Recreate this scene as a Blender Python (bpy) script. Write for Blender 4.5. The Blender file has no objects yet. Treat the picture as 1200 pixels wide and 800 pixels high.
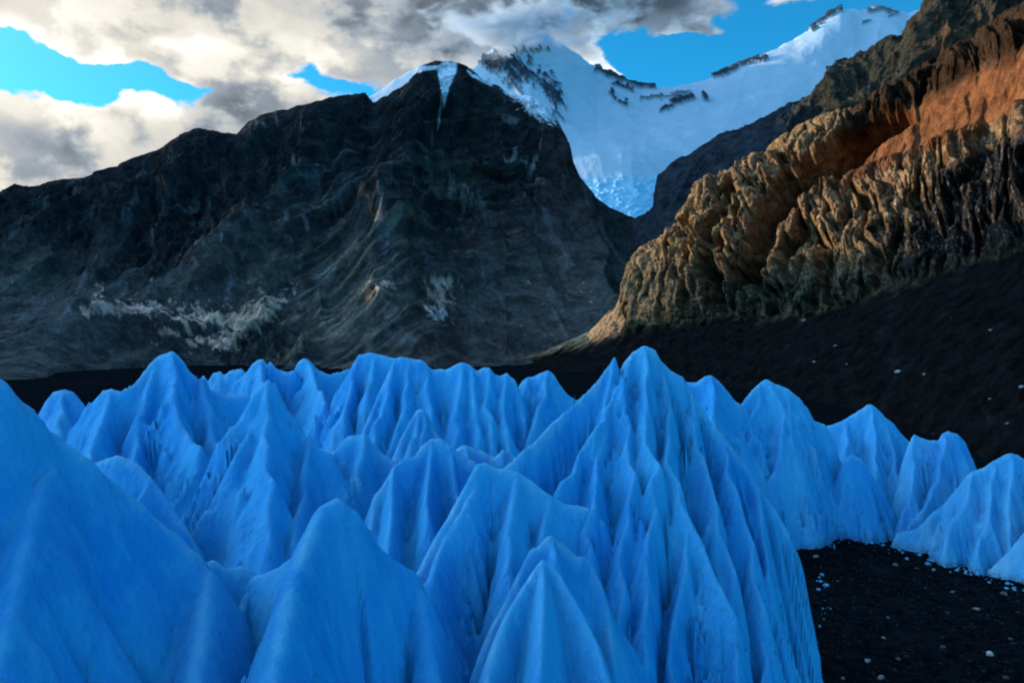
import bpy, math, random
import numpy as np
from mathutils import Vector
C = bpy.context.scene
RAD = math.radians
F, H = 867.0, 24.0                      # focal length in photograph pixels, camera height in metres

# ------------------------------------------------------------------ camera
cam_data = bpy.data.cameras.new("camera")
cam_data.sensor_width = 36.0
cam_data.lens = 36.0 * F / 1200.0
cam_data.clip_end = 60000
cam_data.clip_start = 0.5
cam = bpy.data.objects.new("camera", cam_data)
C.collection.objects.link(cam)
cam.location = (0, 0, H)
cam.rotation_euler = (RAD(90), 0, 0)
C.camera = cam

# ------------------------------------------------------------------ colour management
C.view_settings.view_transform = 'Standard'
C.view_settings.look = 'None'
C.view_settings.exposure = 0.45
C.view_settings.gamma = 1.0
C.cycles.filter_width = 2.2
C.cycles.max_bounces = 8
C.cycles.diffuse_bounces = 1
C.cycles.volume_bounces = 2
C.cycles.volume_step_rate = 2.0

# ------------------------------------------------------------------ sun
SUN_AZ, SUN_EL = -66.0, 11.0            # degrees left of +Y, degrees up
sdir = Vector((math.sin(RAD(SUN_AZ)) * math.cos(RAD(SUN_EL)), math.cos(RAD(SUN_AZ)) * math.cos(RAD(SUN_EL)), math.sin(RAD(SUN_EL))))
ld = bpy.data.lights.new("sun", 'SUN')
ld.energy = 4.8
ld.angle = RAD(0.5)
ld.color = (1.0, 0.74, 0.46)
sun = bpy.data.objects.new("sun", ld)
C.collection.objects.link(sun)
sun.rotation_euler = sdir.to_track_quat('Z', 'Y').to_euler()


# ------------------------------------------------------------------ node helper
class NT:
    def __init__(s, tree):
        s.t = tree; s.n = tree.nodes; s.l = tree.links
    def node(s, typ, **kw):
        n = s.n.new(typ)
        for k, v in kw.items():
            setattr(n, k, v)
        return n
    def put(s, sock, v):
        if v is None: return
        if isinstance(v, bpy.types.NodeSocket): s.l.new(v, sock)
        elif isinstance(v, (tuple, list)) and len(v) == 3 and sock.type == 'RGBA': sock.default_value = (*v, 1)
        else: sock.default_value = v
    def math(s, op, a, b=None, c=None, clamp=False):
        n = s.node('ShaderNodeMath', operation=op, use_clamp=clamp)
        s.put(n.inputs[0], a); s.put(n.inputs[1], b); s.put(n.inputs[2], c)
        return n.outputs[0]
    def vmath(s, op, a, b=None, scale=None):
        n = s.node('ShaderNodeVectorMath', operation=op)
        s.put(n.inputs[0], a); s.put(n.inputs[1], b)
        if scale is not None: s.put(n.inputs['Scale'], scale)
        return n.outputs['Value'] if op in ('DOT_PRODUCT', 'LENGTH', 'DISTANCE') else n.outputs[0]
    def noise(s, vec, scale, detail=6, rough=.55, dist=0.0, lac=2.0):
        n = s.node('ShaderNodeTexNoise')
        s.put(n.inputs['Vector'], vec); n.inputs['Scale'].default_value = scale
        n.inputs['Detail'].default_value = detail; n.inputs['Roughness'].default_value = rough
        n.inputs['Distortion'].default_value = dist; n.inputs['Lacunarity'].default_value = lac
        return n.outputs['Fac']
    def rng(s, v, a, b, c=0.0, d=1.0, smooth=True):
        n = s.node('ShaderNodeMapRange', interpolation_type='SMOOTHSTEP' if smooth else 'LINEAR')
        s.put(n.inputs[0], v); s.put(n.inputs[1], a); s.put(n.inputs[2], b); s.put(n.inputs[3], c); s.put(n.inputs[4], d)
        return n.outputs[0]
    def mix(s, f, a, b, blend='MIX'):
        n = s.node('ShaderNodeMix', data_type='RGBA', blend_type=blend)
        s.put(n.inputs[0], f); s.put(n.inputs[6], a); s.put(n.inputs[7], b)
        return n.outputs[2]
    def comb(s, x, y, z):
        n = s.node('ShaderNodeCombineXYZ')
        s.put(n.inputs[0], x); s.put(n.inputs[1], y); s.put(n.inputs[2], z)
        return n.outputs[0]
    def sep(s, v):
        n = s.node('ShaderNodeSeparateXYZ'); s.put(n.inputs[0], v)
        return n.outputs


# ------------------------------------------------------------------ world: clear sky and broken evening clouds
def make_world():
    w = bpy.data.worlds.new("World"); C.world = w; w.use_nodes = True
    w.node_tree.nodes.clear()
    g = NT(w.node_tree)
    sky = g.node('ShaderNodeTexSky', sky_type='NISHITA')
    sky.sun_disc = False
    sky.sun_elevation = RAD(SUN_EL); sky.sun_rotation = RAD(SUN_AZ)
    sky.altitude = 3000; sky.air_density = 1.0; sky.dust_density = 0.6; sky.ozone_density = 2.5
    clear = g.mix(1.0, sky.outputs[0], (0.30, 2.5, 2.9), 'MULTIPLY')
    d = g.node('ShaderNodeTexCoord').outputs['Generated']
    x, y, z = g.sep(d)
    az = g.math('ARCTAN2', x, y); el = g.math('ARCSINE', z)

    wn = g.node('ShaderNodeTexNoise'); g.put(wn.inputs['Vector'], g.vmath('MULTIPLY', d, (1, 1, 1.6))); wn.inputs['Scale'].default_value = 7.0; wn.inputs['Detail'].default_value = 5
    wr, wg, wb_ = g.sep(wn.outputs['Color'])
    az = g.math('ADD', az, g.math('MULTIPLY', g.math('SUBTRACT', wr, .5), .22)); el = g.math('ADD', el, g.math('MULTIPLY', g.math('SUBTRACT', wg, .5), .13))

    def blob(px, py, sx, sy, amp, rot=0.0):
        a0 = math.atan((px - 600) / F); e0 = math.atan((400 - py) / F * math.cos(a0))
        da = g.math('SUBTRACT', az, a0); de = g.math('SUBTRACT', el, e0)
        c, s_ = math.cos(RAD(rot)), math.sin(RAD(rot))
        u = g.math('ADD', g.math('MULTIPLY', da, c * F / sx), g.math('MULTIPLY', de, s_ * F / sx))
        v = g.math('ADD', g.math('MULTIPLY', da, -s_ * F / sy), g.math('MULTIPLY', de, c * F / sy))
        r = g.math('ADD', g.math('MULTIPLY', u, u), g.math('MULTIPLY', v, v))
        return g.math('MULTIPLY', g.math('EXPONENT', g.math('MULTIPLY', r, -1.0)), amp)

    def total(lst, base):
        t = base
        for b in lst: t = g.math('ADD', t, b)
        return t
    wv = g.vmath('MULTIPLY', d, (1.0, 1.0, 1.45))
    n_big = g.noise(wv, 4.2, 9, .55, .15)
    n_off = g.noise(g.vmath('ADD', wv, tuple(0.035 * c for c in sdir)), 4.2, 9, .55, .15)
    n_det = g.noise(wv, 11.0, 6, .6, .3)
    cov = g.math('ADD', g.math('MULTIPLY', g.math('SUBTRACT', n_big, .5), 2.6), g.math('MULTIPLY', g.math('SUBTRACT', n_det, .5), 2.2))
    cov = total([
        blob(120, 80, 150, 16, -1.0, -3), blob(10, 84, 110, 20, -.8), blob(50, 106, 40, 12, -.7), blob(362, 80, 26, 26, -.75, -30), blob(385, 96, 26, 12, -.6),
        blob(960, 40, 230, 75, -1.0), blob(790, 78, 95, 34, -.85), blob(1300, -60, 400, 220, -.6),
        blob(125, 108, 58, 26, .55), blob(220, 170, 260, 60, .85), blob(250, 10, 400, 34, 1.1), blob(40, 40, 220, 22, 1.3), blob(230, 58, 90, 14, .5), blob(300, 110, 50, 40, .8), blob(20, 150, 120, 32, .8), blob(0, 200, 90, 40, .8), blob(80, 180, 60, 34, .7), blob(470, 40, 170, 60, .95),
        blob(740, 4, 190, 30, 1.05), blob(800, 0, 90, 34, .8), blob(915, 42, 44, 9, 1.15, 18), blob(830, 32, 34, 8, 1.0), blob(1000, 3, 90, 12, 1.0), blob(716, 76, 34, 13, 1.5, -15),
    ], g.math('ADD', cov, -.16))
    mask = g.rng(cov, -.02, .30)
    # lit side of the cloud towards the sun
    lit = g.rng(g.math('SUBTRACT', n_big, n_off), -.03, .055)
    thick = g.rng(cov, .15, .95)
    bright = total([
        blob(125, 98, 42, 20, .6), blob(70, 150, 46, 16, .22), blob(205, 128, 26, 10, .3), blob(8, 128, 30, 14, .2), blob(430, 62, 60, 18, .25), blob(20, 46, 150, 11, .4), blob(190, 55, 120, 10, .35), blob(200, 138, 26, 10, .25), blob(385, 55, 60, 22, .22), blob(60, 160, 60, 40, .12), blob(715, 77, 26, 12, .5), blob(370, 100, 60, 12, .4),
        blob(40, 180, 150, 60, -.12), blob(470, 18, 160, 26, -.05), blob(690, 10, 150, 34, -.12), blob(620, 45, 60, 30, -.08), blob(290, 150, 70, 50, -.05),
    ], g.math('ADD', g.math('MULTIPLY', lit, .34), g.math('MULTIPLY', g.math('SUBTRACT', 1.0, thick), .18)))
    bright = g.math('ADD', bright, g.math('MULTIPLY', g.math('SUBTRACT', n_det, .5), .75))
    sund = g.vmath('DOT_PRODUCT', d, tuple(sdir))
    # brightening added to the sunward sky, mostly out of view, to light the ice
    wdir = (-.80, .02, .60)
    fill_glow = g.math('MULTIPLY', g.math('POWER', g.math('MAXIMUM', g.vmath('DOT_PRODUCT', d, wdir), 0.0), 4.5), 3.2)
    bright = g.math('MAXIMUM', g.math('ADD', g.math('ADD', bright, .20), fill_glow), .10)
    warm = g.rng(sund, .2, 1.0)
    ctint = g.mix(g.math('MULTIPLY', g.rng(bright, .28, .75), g.rng(sund, -.2, .6)), (.84, .97, 1.12), (1.04, 1.0, .90))
    ctint = g.mix(total([blob(720, 10, 170, 50, .8)], 0.0), ctint, (.42, .86, 1.35))
    ccol = g.vmath('SCALE', ctint, None, bright)
    SKYK = 0.1
    clear_s = g.vmath('ADD', g.vmath('SCALE', clear, None, SKYK), g.vmath('SCALE', (.42, .66, 1.0), None, g.math('MULTIPLY', fill_glow, .62)))   # clear sky takes part of the added brightening
    col = g.mix(mask, clear_s, ccol)
    bg = g.node('ShaderNodeBackground'); g.put(bg.inputs[0], col); bg.inputs[1].default_value = 0.78
    out = g.node('ShaderNodeOutputWorld'); g.l.new(bg.outputs[0], out.inputs[0])


make_world()


# ------------------------------------------------------------------ numpy noise
class Perlin:
    def __init__(s, seed):
        r = np.random.RandomState(seed)
        s.p = np.concatenate([r.permutation(256)] * 2).astype(np.int32)
        a = r.rand(256) * 2 * np.pi; s.g = np.stack([np.cos(a), np.sin(a)], 1).astype(np.float32)
    def __call__(s, x, y):
        x = np.asarray(x, np.float32); y = np.asarray(y, np.float32)
        xi = np.floor(x).astype(np.int32); yi = np.floor(y).astype(np.int32)
        xf = x - xi; yf = y - yi
        u = xf * xf * xf * (xf * (xf * 6 - 15) + 10); v = yf * yf * yf * (yf * (yf * 6 - 15) + 10)
        xi &= 255; yi &= 255
        def gr(i, j, fx, fy):
            g = s.g[s.p[s.p[(xi + i) & 255] + ((yi + j) & 255)] & 255]
            return g[..., 0] * fx + g[..., 1] * fy
        a = gr(0, 0, xf, yf); b = gr(1, 0, xf - 1, yf); c = gr(0, 1, xf, yf - 1); d = gr(1, 1, xf - 1, yf - 1)
        return (a + u * (b - a) + v * ((c + u * (d - c)) - (a + u * (b - a)))) * 1.5


NZ = [Perlin(i) for i in range(12)]


def fbm(x, y, o=5, g=.5, k=0):
    t = 0; a = 1; f = 1; n = 0
    for i in range(o):
        t = t + a * NZ[(k + i) % 12](x * f + 17.3 * i, y * f + 5.1 * i); n += a; a *= g; f *= 2.03
    return t / n


def ridged(x, y, o=5, g=.5, k=0):
    """0 in the valleys, 1 on the ridges"""
    t = 0; a = 1; f = 1; n = 0; w = 1
    for i in range(o):
        r = (1 - np.abs(NZ[(k + i) % 12](x * f + 9.7 * i, y * f + 3.3 * i)) * 1.6).clip(0, 1) ** 2
        t = t + a * r * w; n += a; w = (r * 1.4).clip(0.25, 1); a *= g; f *= 2.07
    return t / n


def sstep(v, a, b):
    t = ((v - a) / (b - a)).clip(0, 1) if not np.isscalar(v) else min(max((v - a) / (b - a), 0), 1)
    return t * t * (3 - 2 * t)


# ------------------------------------------------------------------ object helpers
def link_mesh(name, verts, faces, mat, smooth=True, cols=None, parent=None):
    me = bpy.data.meshes.new(name)
    verts = np.ascontiguousarray(verts, np.float32); faces = np.ascontiguousarray(faces, np.int32)
    k = faces.shape[1]
    me.vertices.add(len(verts)); me.vertices.foreach_set('co', verts.ravel())
    me.loops.add(faces.size); me.loops.foreach_set('vertex_index', faces.ravel())
    me.polygons.add(len(faces)); me.polygons.foreach_set('loop_start', np.arange(0, faces.size, k, dtype=np.int32))
    me.polygons.foreach_set('use_smooth', np.full(len(faces), smooth))
    me.update(calc_edges=True)
    if cols is not None:
        for nm, arr in cols.items():
            if arr.ndim == 2:
                at = me.attributes.new(nm, 'FLOAT_COLOR', 'POINT')
                c4 = np.ones((len(verts), 4), np.float32); c4[:, :3] = arr
                at.data.foreach_set('color', c4.ravel())
            else:
                at = me.attributes.new(nm, 'FLOAT', 'POINT'); at.data.foreach_set('value', np.ascontiguousarray(arr, np.float32))
    me.materials.append(mat)
    o = bpy.data.objects.new(name, me); C.collection.objects.link(o)
    if parent: o.parent = parent
    return o


def grid_faces(nr, nc):
    i = np.arange(nr * nc, dtype=np.int32).reshape(nr, nc)
    return np.stack([i[:-1, :-1], i[1:, :-1], i[1:, 1:], i[:-1, 1:]], -1).reshape(-1, 4)


def tag(o, label=None, cat=None, group=None, kind=None):
    if label: o['label'] = label
    if cat: o['category'] = cat
    if group: o['group'] = group
    if kind: o['kind'] = kind
    return o


def P(px, py, Y):
    return np.stack([(px - 600) / F * Y, Y + 0 * px, H + (400 - py) / F * Y], -1)


def loft(rows, pxs, nv, wts=None):
    """rows: lists of (px, py, Y) from the top down; a grid of points (nv, len(pxs), 3) with pixel coordinates of the rest shape"""
    R = []
    for r in rows:
        r = np.array(sorted(r), float)
        R.append(np.stack([np.interp(pxs, r[:, 0], (r[:, 0] - 600) / F * r[:, 2]) if False else (pxs - 600) / F * np.interp(pxs, r[:, 0], r[:, 2]),
                           np.interp(pxs, r[:, 0], r[:, 2]),
                           H + (400 - np.interp(pxs, r[:, 0], r[:, 1])) / F * np.interp(pxs, r[:, 0], r[:, 2])], -1))
    R = np.array(R); n = len(R)
    if wts is None: wts = [1] * (n - 1)
    cum = np.concatenate([[0], np.cumsum(wts)]) / sum(wts)
    t = np.linspace(0, 1, nv); seg = np.clip(np.searchsorted(cum, t, side='right') - 1, 0, n - 2)
    u = (t - cum[seg]) / (cum[seg + 1] - cum[seg])
    p0 = R[np.clip(seg - 1, 0, n - 1)]; p1 = R[seg]; p2 = R[seg + 1]; p3 = R[np.clip(seg + 2, 0, n - 1)]
    u = u[:, None, None]
    cr = .5 * ((2 * p1) + (-p0 + p2) * u + (2 * p0 - 5 * p1 + 4 * p2 - p3) * u ** 2 + (-p0 + 3 * p1 - 3 * p2 + p3) * u ** 3)
    li = p1 + (p2 - p1) * u
    return .55 * cr + .45 * li, t


def surf_normals(G):
    a = np.gradient(G, axis=0); b = np.gradient(G, axis=1)
    n = np.cross(a, b); n /= np.linalg.norm(n, axis=-1, keepdims=True) + 1e-9
    return n


def down_dist(G):
    s = np.linalg.norm(np.diff(G, axis=0), axis=-1)
    return np.concatenate([np.zeros((1, G.shape[1])), np.cumsum(s, 0)], 0)


def pix(G):
    return 600 + F * G[..., 0] / G[..., 1], 400 - F * (G[..., 2] - H) / G[..., 1]


def ell(px, py, cx, cy, sx, sy, rot=0):
    c, s = math.cos(RAD(rot)), math.sin(RAD(rot))
    u = ((px - cx) * c - (py - cy) * s) / sx; v = ((px - cx) * s + (py - cy) * c) / sy
    return np.exp(-(u * u + v * v))


def polyd(px, py, pts):
    """distance in pixels to a polyline drawn on the slope"""
    best = np.full(px.shape, 1e9)
    for (x0, y0), (x1, y1) in zip(pts[:-1], pts[1:]):
        dx, dy = x1 - x0, y1 - y0
        t = (((px - x0) * dx + (py - y0) * dy) / (dx * dx + dy * dy)).clip(0, 1)
        best = np.minimum(best, np.hypot(px - x0 - t * dx, py - y0 - t * dy))
    return best


def hold_crest(G, N, disp, crest_pts, slack=3.0):
    """keep relief from lifting the face above its own skyline"""
    px, py = pix(G); c = np.array(crest_pts, float)
    room = (py - np.interp(px, c[:, 0], c[:, 1])).clip(0, None) + slack
    cap = room * G[..., 1] / F / N[..., 2].clip(.25, 1)
    return np.where(disp > 0, cap * (1 - np.exp(-disp / cap.clip(1e-3, None))), disp)


# ------------------------------------------------------------------ materials
def mat_base(name):
    m = bpy.data.materials.new(name); m.use_nodes = True; m.node_tree.nodes.clear()
    g = NT(m.node_tree)
    b = g.node('ShaderNodeBsdfPrincipled'); o = g.node('ShaderNodeOutputMaterial')
    g.l.new(b.outputs[0], o.inputs[0])
    return m, g, b


def rock_material(name, scale=1.0, bump=1.0, rough=.95, mottling=.5):
    """colour painted per vertex (what the rock is), grain and fine relief from noise; scale = metres of the coarse grain"""
    m, g, b = mat_base(name)
    at = g.node('ShaderNodeAttribute', attribute_name='rock')
    pos = g.node('ShaderNodeNewGeometry').outputs['Position']
    n1 = g.noise(pos, 1.0 / scale, 8, .65)
    n2 = g.noise(pos, 5.0 / scale, 6, .6)
    f = g.rng(n1, .3, .7, 1 - mottling, 1 + mottling)
    f2 = g.rng(n2, .3, .7, 1 - mottling * .6, 1 + mottling * .6)
    c = g.vmath('SCALE', at.outputs['Color'], None, g.math('MULTIPLY', f, f2))
    g.put(b.inputs['Base Color'], c)
    b.inputs['Roughness'].default_value = rough
    b.inputs['Specular IOR Level'].default_value = .0
    bp = g.node('ShaderNodeBump'); bp.inputs['Strength'].default_value = bump; bp.inputs['Distance'].default_value = scale * .35
    g.put(bp.inputs['Height'], g.math('ADD', n1, g.math('MULTIPLY', n2, .3)))
    g.l.new(bp.outputs[0], b.inputs['Normal'])
    return m


M_far = rock_material('dark_mountain_rock', 30, .8)
M_mid = rock_material('ridge_rock', 14, .9)
M_crag = rock_material('crag_rock', 7, 1.0)
M_snow = rock_material('snow_and_rock', 60, .25, .8, .05)
M_ground = rock_material('moraine_debris', .9, 1.0, .95, .6)
M_stone = rock_material('pale_stone', .5, .8, .9, .3)


def ice_material(name='glacier_ice'):
    m, g, b = mat_base(name)
    pos = g.node('ShaderNodeNewGeometry').outputs['Position']
    frost_rimlight = g.node('ShaderNodeAttribute', attribute_name='frost_rimlight').outputs['Fac']
    dirt = g.node('ShaderNodeAttribute', attribute_name='dirt').outputs['Fac']
    n1 = g.noise(g.vmath('MULTIPLY', pos, (1, 1, .35)), .16, 5, .55)
    n2 = g.noise(g.vmath('MULTIPLY', pos, (1, 1, .16)), 1.5, 8, .62)
    n3 = g.noise(pos, 5.0, 5, .6)
    f = g.rng(n1, .32, .68)
    c = g.mix(f, (.010, .315, .80), (.055, .475, .90))
    c = g.mix(g.math('MULTIPLY', g.rng(n2, .42, .75), .5), c, (.08, .54, .92))
    fr = g.math('MULTIPLY', frost_rimlight, g.rng(n2, .25, .6, .55, 1.0))
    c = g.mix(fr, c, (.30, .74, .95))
    c = g.mix(g.math('MULTIPLY', dirt, g.rng(n3, .35, .6)), c, (.05, .055, .06))
    g.put(b.inputs['Base Color'], c)
    b.inputs['Roughness'].default_value = .5
    b.inputs['Specular IOR Level'].default_value = .12
    b.inputs['IOR'].default_value = 1.31
    bp = g.node('ShaderNodeBump'); bp.inputs['Strength'].default_value = .8; bp.inputs['Distance'].default_value = .50
    n4 = g.noise(g.vmath('MULTIPLY', pos, (1, 1, .14)), 5.5, 6, .65)
    g.put(bp.inputs['Height'], g.math('ADD', g.math('ADD', n2, g.math('MULTIPLY', n3, .16)), g.math('MULTIPLY', n4, .38)))
    g.l.new(bp.outputs[0], b.inputs['Normal'])
    return m


M_ice = ice_material()


# ================================================================== LEFT MOUNTAIN
def mixc(c, w, col):
    return c + (np.array(col, float) - c) * w[..., None]


def left_mountain():
    pxs = np.concatenate([np.linspace(-3200, -60, 260), np.linspace(-58, 830, 760)])
    ridge = [(-3200, -400, 420), (-1500, -150, 700), (-900, 0, 950), (-745, 42, 1080), (-620, 78, 1160), (-520, 96, 1230), (-440, 140, 1290), (-400, 182, 1330), (-220, 218, 1430), (-80, 238, 1490),
             (0, 224, 1500), (18, 216, 1500), (34, 219, 1500), (75, 210, 1500), (100, 209, 1500), (125, 201, 1500), (143, 195, 1500), (147, 190, 1500), (165, 183, 1500), (190, 173, 1500), (210, 158, 1500), (232, 149, 1500), (245, 153, 1500),
             (277, 157, 1500), (290, 143, 1500), (305, 135, 1500), (350, 124, 1500), (400, 111, 1500), (428, 109, 1500), (437, 120, 1500), (455, 112, 1500), (480, 96, 1500), (495, 78, 1500), (510, 72, 1500), (530, 71, 1500), (548, 79, 1500), (565, 92, 1500), (585, 102, 1490), (600, 112, 1480), (622, 113, 1460),
             (640, 126, 1440), (652, 140, 1430), (664, 160, 1410), (668, 185, 1400), (676, 205, 1390), (695, 232, 1370), (715, 243, 1350), (735, 252, 1330), (760, 262, 1300), (800, 330, 1280), (830, 380, 1250)]
    back = [(p, y + 130 + 0 * Y, Y + 500) for p, y, Y in ridge]
    cliff = [(-3200, 150, 330), (-1500, 180, 560), (-900, 200, 730), (-500, 200, 930), (-200, 300, 1150), (0, 300, 1180), (100, 290, 1180), (200, 262, 1190), (300, 245, 1190), (400, 205, 1210), (480, 180, 1220), (560, 190, 1230), (640, 215, 1240), (680, 262, 1220), (760, 320, 1200), (830, 390, 1200)]
    low = [(-3200, 300, 260), (-1500, 300, 440), (-900, 310, 560), (-500, 320, 700), (-200, 370, 860), (0, 370, 880), (200, 360, 890), (350, 350, 890), (500, 340, 900), (600, 340, 920), (700, 350, 960), (830, 400, 1000)]
    foot = [(p, 400 + (H + 14) * F / Y, Y) for p, Y in [(-3200, 180), (-1500, 250), (-900, 310), (-500, 350), (-200, 380), (0, 400), (200, 430), (300, 520), (600, 700), (830, 820)]]
    G, t = loft([back, ridge, cliff, low, foot], pxs, 470, [.12, .38, .30, .32])
    px, py = pix(G)
    D = down_dist(G)
    N = surf_normals(G)
    if N[..., 1].mean() > 0: N = -N
    A = G[..., 0] * 1.0 + G[..., 1] * .15
    ir = int(470 * .12 / 1.12)
    B = D - D[ir:ir + 1]
    k = .15 + .75 * sstep(px, 230, 420) * (1 - .55 * sstep(px, 560, 680))
    kw = sstep(px, 230, 420) * (1 - .55 * sstep(px, 560, 680)); As = A + .15 * B; Ad = A + .95 * B
    def two(f): return f(As) * (1 - kw) + f(Ad) * kw
    wx = fbm(A / 260, B / 260, 3, k=3) * 60
    crest = sstep(np.abs(B), 0, 190)
    top = 1 - sstep(py + fbm(A / 90, B / 90, 3, k=1) * 36, np.interp(px, [0, 250, 360, 480, 640], [250, 262, 205, 175, 190]), np.interp(px, [0, 250, 360, 480, 640], [330, 330, 285, 255, 250]))        # cliffs above
    band = ell(px, py, 210, 365, 150, 26, 0) + .8 * ell(px, py, 310, 365, 60, 40) + ell(px, py, 517, 345, 26, 34) + .6 * ell(px, py, 190, 290, 30, 45)
    spur = ell(px, py, 560, 215, 70, 40, 30)
    rocky = (top * .95 + .45 * band + .7 * spur).clip(0, 1)
    big = ridged((A + wx) / 330, B / 900, 3, k=2)
    butt = two(lambda a: ridged((a + wx) / 105, B / 420 + 3, 5, .55, k=4))
    fine = two(lambda a: ridged((a + wx * .5) / 34, B / 130, 5, .6, k=6))
    chunk = fbm(A / 26, B / 30, 5, .6, k=8) + band * ridged(A / 22, B / 34, 4, .6, k=1) * 1.4
    disp = (big - .45) * 90 * crest + (butt - .4) * (14 + 44 * rocky) * crest + (fine - .4) * (2 + 22 * rocky) * (.12 + .88 * crest) + chunk * (1.5 + 7 * rocky) * (.12 + .88 * crest)
    # long rock ribs between scree chutes, running down to the left
    diag = sstep(px, 250, 330) * (1 - sstep(px, 600, 680)) * crest * (1 - band)
    disp += diag * (ridged((A + .95 * B + wx * .6) / 85, B / 900, 4, .55, k=5) - .4) * 34
    # ledges across the cliffs
    st = G[..., 2] + fbm(A / 120, B / 120, 3, k=5) * 40
    disp += rocky * crest * 1.5 * (np.abs(((st / 46) % 1) - .5) * 2 - .5)
    disp *= 1 - .8 * sstep(px, -300, -420) * 0
    disp = disp * (1 - .9 * sstep(t, .80, .97)[:, None])
    disp = hold_crest(G, N, disp, ridge)
    G2 = G + N * disp[..., None]
    G2[..., 2] += (fbm(A / 40, B * 0 + 2, 4, .6, k=7) * 6 * (1 - crest))
    px, py = pix(G2)
    # what each place is made of
    n1 = fbm(A / 60, B / 60, 5, .6, k=9); n2 = two(lambda a: fbm(a / 20, B / 240, 5, .6, k=3)); n3 = fbm(A / 14, B / 15, 4, .7, k=5)
    col = np.zeros(px.shape + (3,)) + np.array((.022, .024, .027))
    col = mixc(col, sstep(n1, -.1, .5) * .6, (.038, .038, .040))
    scree = (1 - rocky)
    col = mixc(col, scree * .9 * sstep(py, 180, 400), (.078, .086, .084))
    strk = sstep(n2, -.05, .35) * ell(px, py, 400, 330, 170, 75, 40)
    col = mixc(col, strk * .9, (.22, .195, .14))
    strk2 = sstep(n2, .02, .4) * ell(px, py, 395, 225, 95, 60, 30) * .8
    col = mixc(col, strk2, (.11, .13, .15))
    col = mixc(col, sstep(fbm(A / 30, B / 240, 5, .65, k=1), .10, .40) * sstep(py, 150, 240) * (1 - sstep(py, 380, 420)) * .5, (.12, .13, .15))
    wisps = sstep(ridged(A / 24 + 7, B / 100, 4, .6, k=8) * (fbm(A / 100, B / 90, 3, k=4) + .6), .36, .62)
    wm = (ell(px, py, 185, 268, 26, 45) + ell(px, py, 250, 262, 30, 30) + ell(px, py, 325, 185, 45, 55) + ell(px, py, 545, 200, 55, 50) + ell(px, py, 610, 180, 30, 45) + .7 * ell(px, py, 350, 265, 90, 25, 30) + .5 * ell(px, py, 20, 300, 25, 30) + ell(px, py, 110, 330, 12, 25)).clip(0, 1)
    col = mixc(col, wisps * wm * .85, (.22, .22, .23))
    pale = sstep(n3 * 2.2 + .7 * fbm(A / 34, B / 14, 4, .6, k=2) - .50 + (ell(px, py, 165, 361, 60, 9) + ell(px, py, 115, 362, 22, 8) + ell(px, py, 262, 372, 50, 12) + ell(px, py, 305, 365, 45, 14, 35) + ell(px, py, 270, 402, 16, 14) + ell(px, py, 198, 388, 18, 6) + ell(px, py, 232, 400, 22, 8) + ell(px, py, 517, 338, 17, 28) + ell(px, py, 512, 366, 17, 9) + .7 * ell(px, py, 448, 333, 20, 7) + .6 * ell(px, py, 115, 338, 8, 20)).clip(0, 1.1) * 1.5, .42, .85)
    pale = pale * sstep(py, 318, 330)
    col = mixc(col, pale, (.54, .385, .32))
    warmp = pale * (ell(px, py, 300, 370, 60, 20) + .4 * ell(px, py, 260, 395, 40, 18)).clip(0, 1)
    col = mixc(col, warmp * .8, (.50, .36, .25))
    col = mixc(col, pale * ell(px, py, 512, 370, 22, 8), (.5, .55, .6))
    # snow near the top
    cou = np.maximum(1 - np.abs(px - (524 - (py - 80) * .10)) / ((118 - py).clip(0, 60) * .36 + 1.0), 0) * sstep(py, 70, 80)
    sn = sstep(cou + n3 * .25, .12, .3) * (py < 122) * (py > 60) * (B > -30)
    sn = np.maximum(sn, sstep(1 - np.abs(px - (517 - (py - 118) * .12)) / 2.5 + n3, .3, .8) * (py > 110) * (py < 152) * .5)
    capd = polyd(px, py, [(492, 83), (500, 80), (514, 79)])
    sn = np.maximum(sn, sstep(3.0 - capd + n3 * 2, 0, 1.5))
    e = polyd(px, py, [(548, 84), (560, 92), (576, 99)])
    sn = np.maximum(sn, sstep(2.4 - e + n3 * 3, 0, 1.5) * .9)
    patch = sstep(ell(px, py, 625, 122, 42, 14, -35) + n3 * .9 - .35, .1, .4) * (px > 575) * (py < 150)
    sn = np.maximum(sn, patch)
    col = mixc(col, sn, (.62, .72, .84))
    o = link_mesh('dark_mountain', G2.reshape(-1, 3), grid_faces(*px.shape)[:, ::-1], M_far, True, {'rock': col.reshape(-1, 3)})
    tag(o, 'dark rocky mountain with pale outcrops and scree across the valley', kind='structure')


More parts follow.
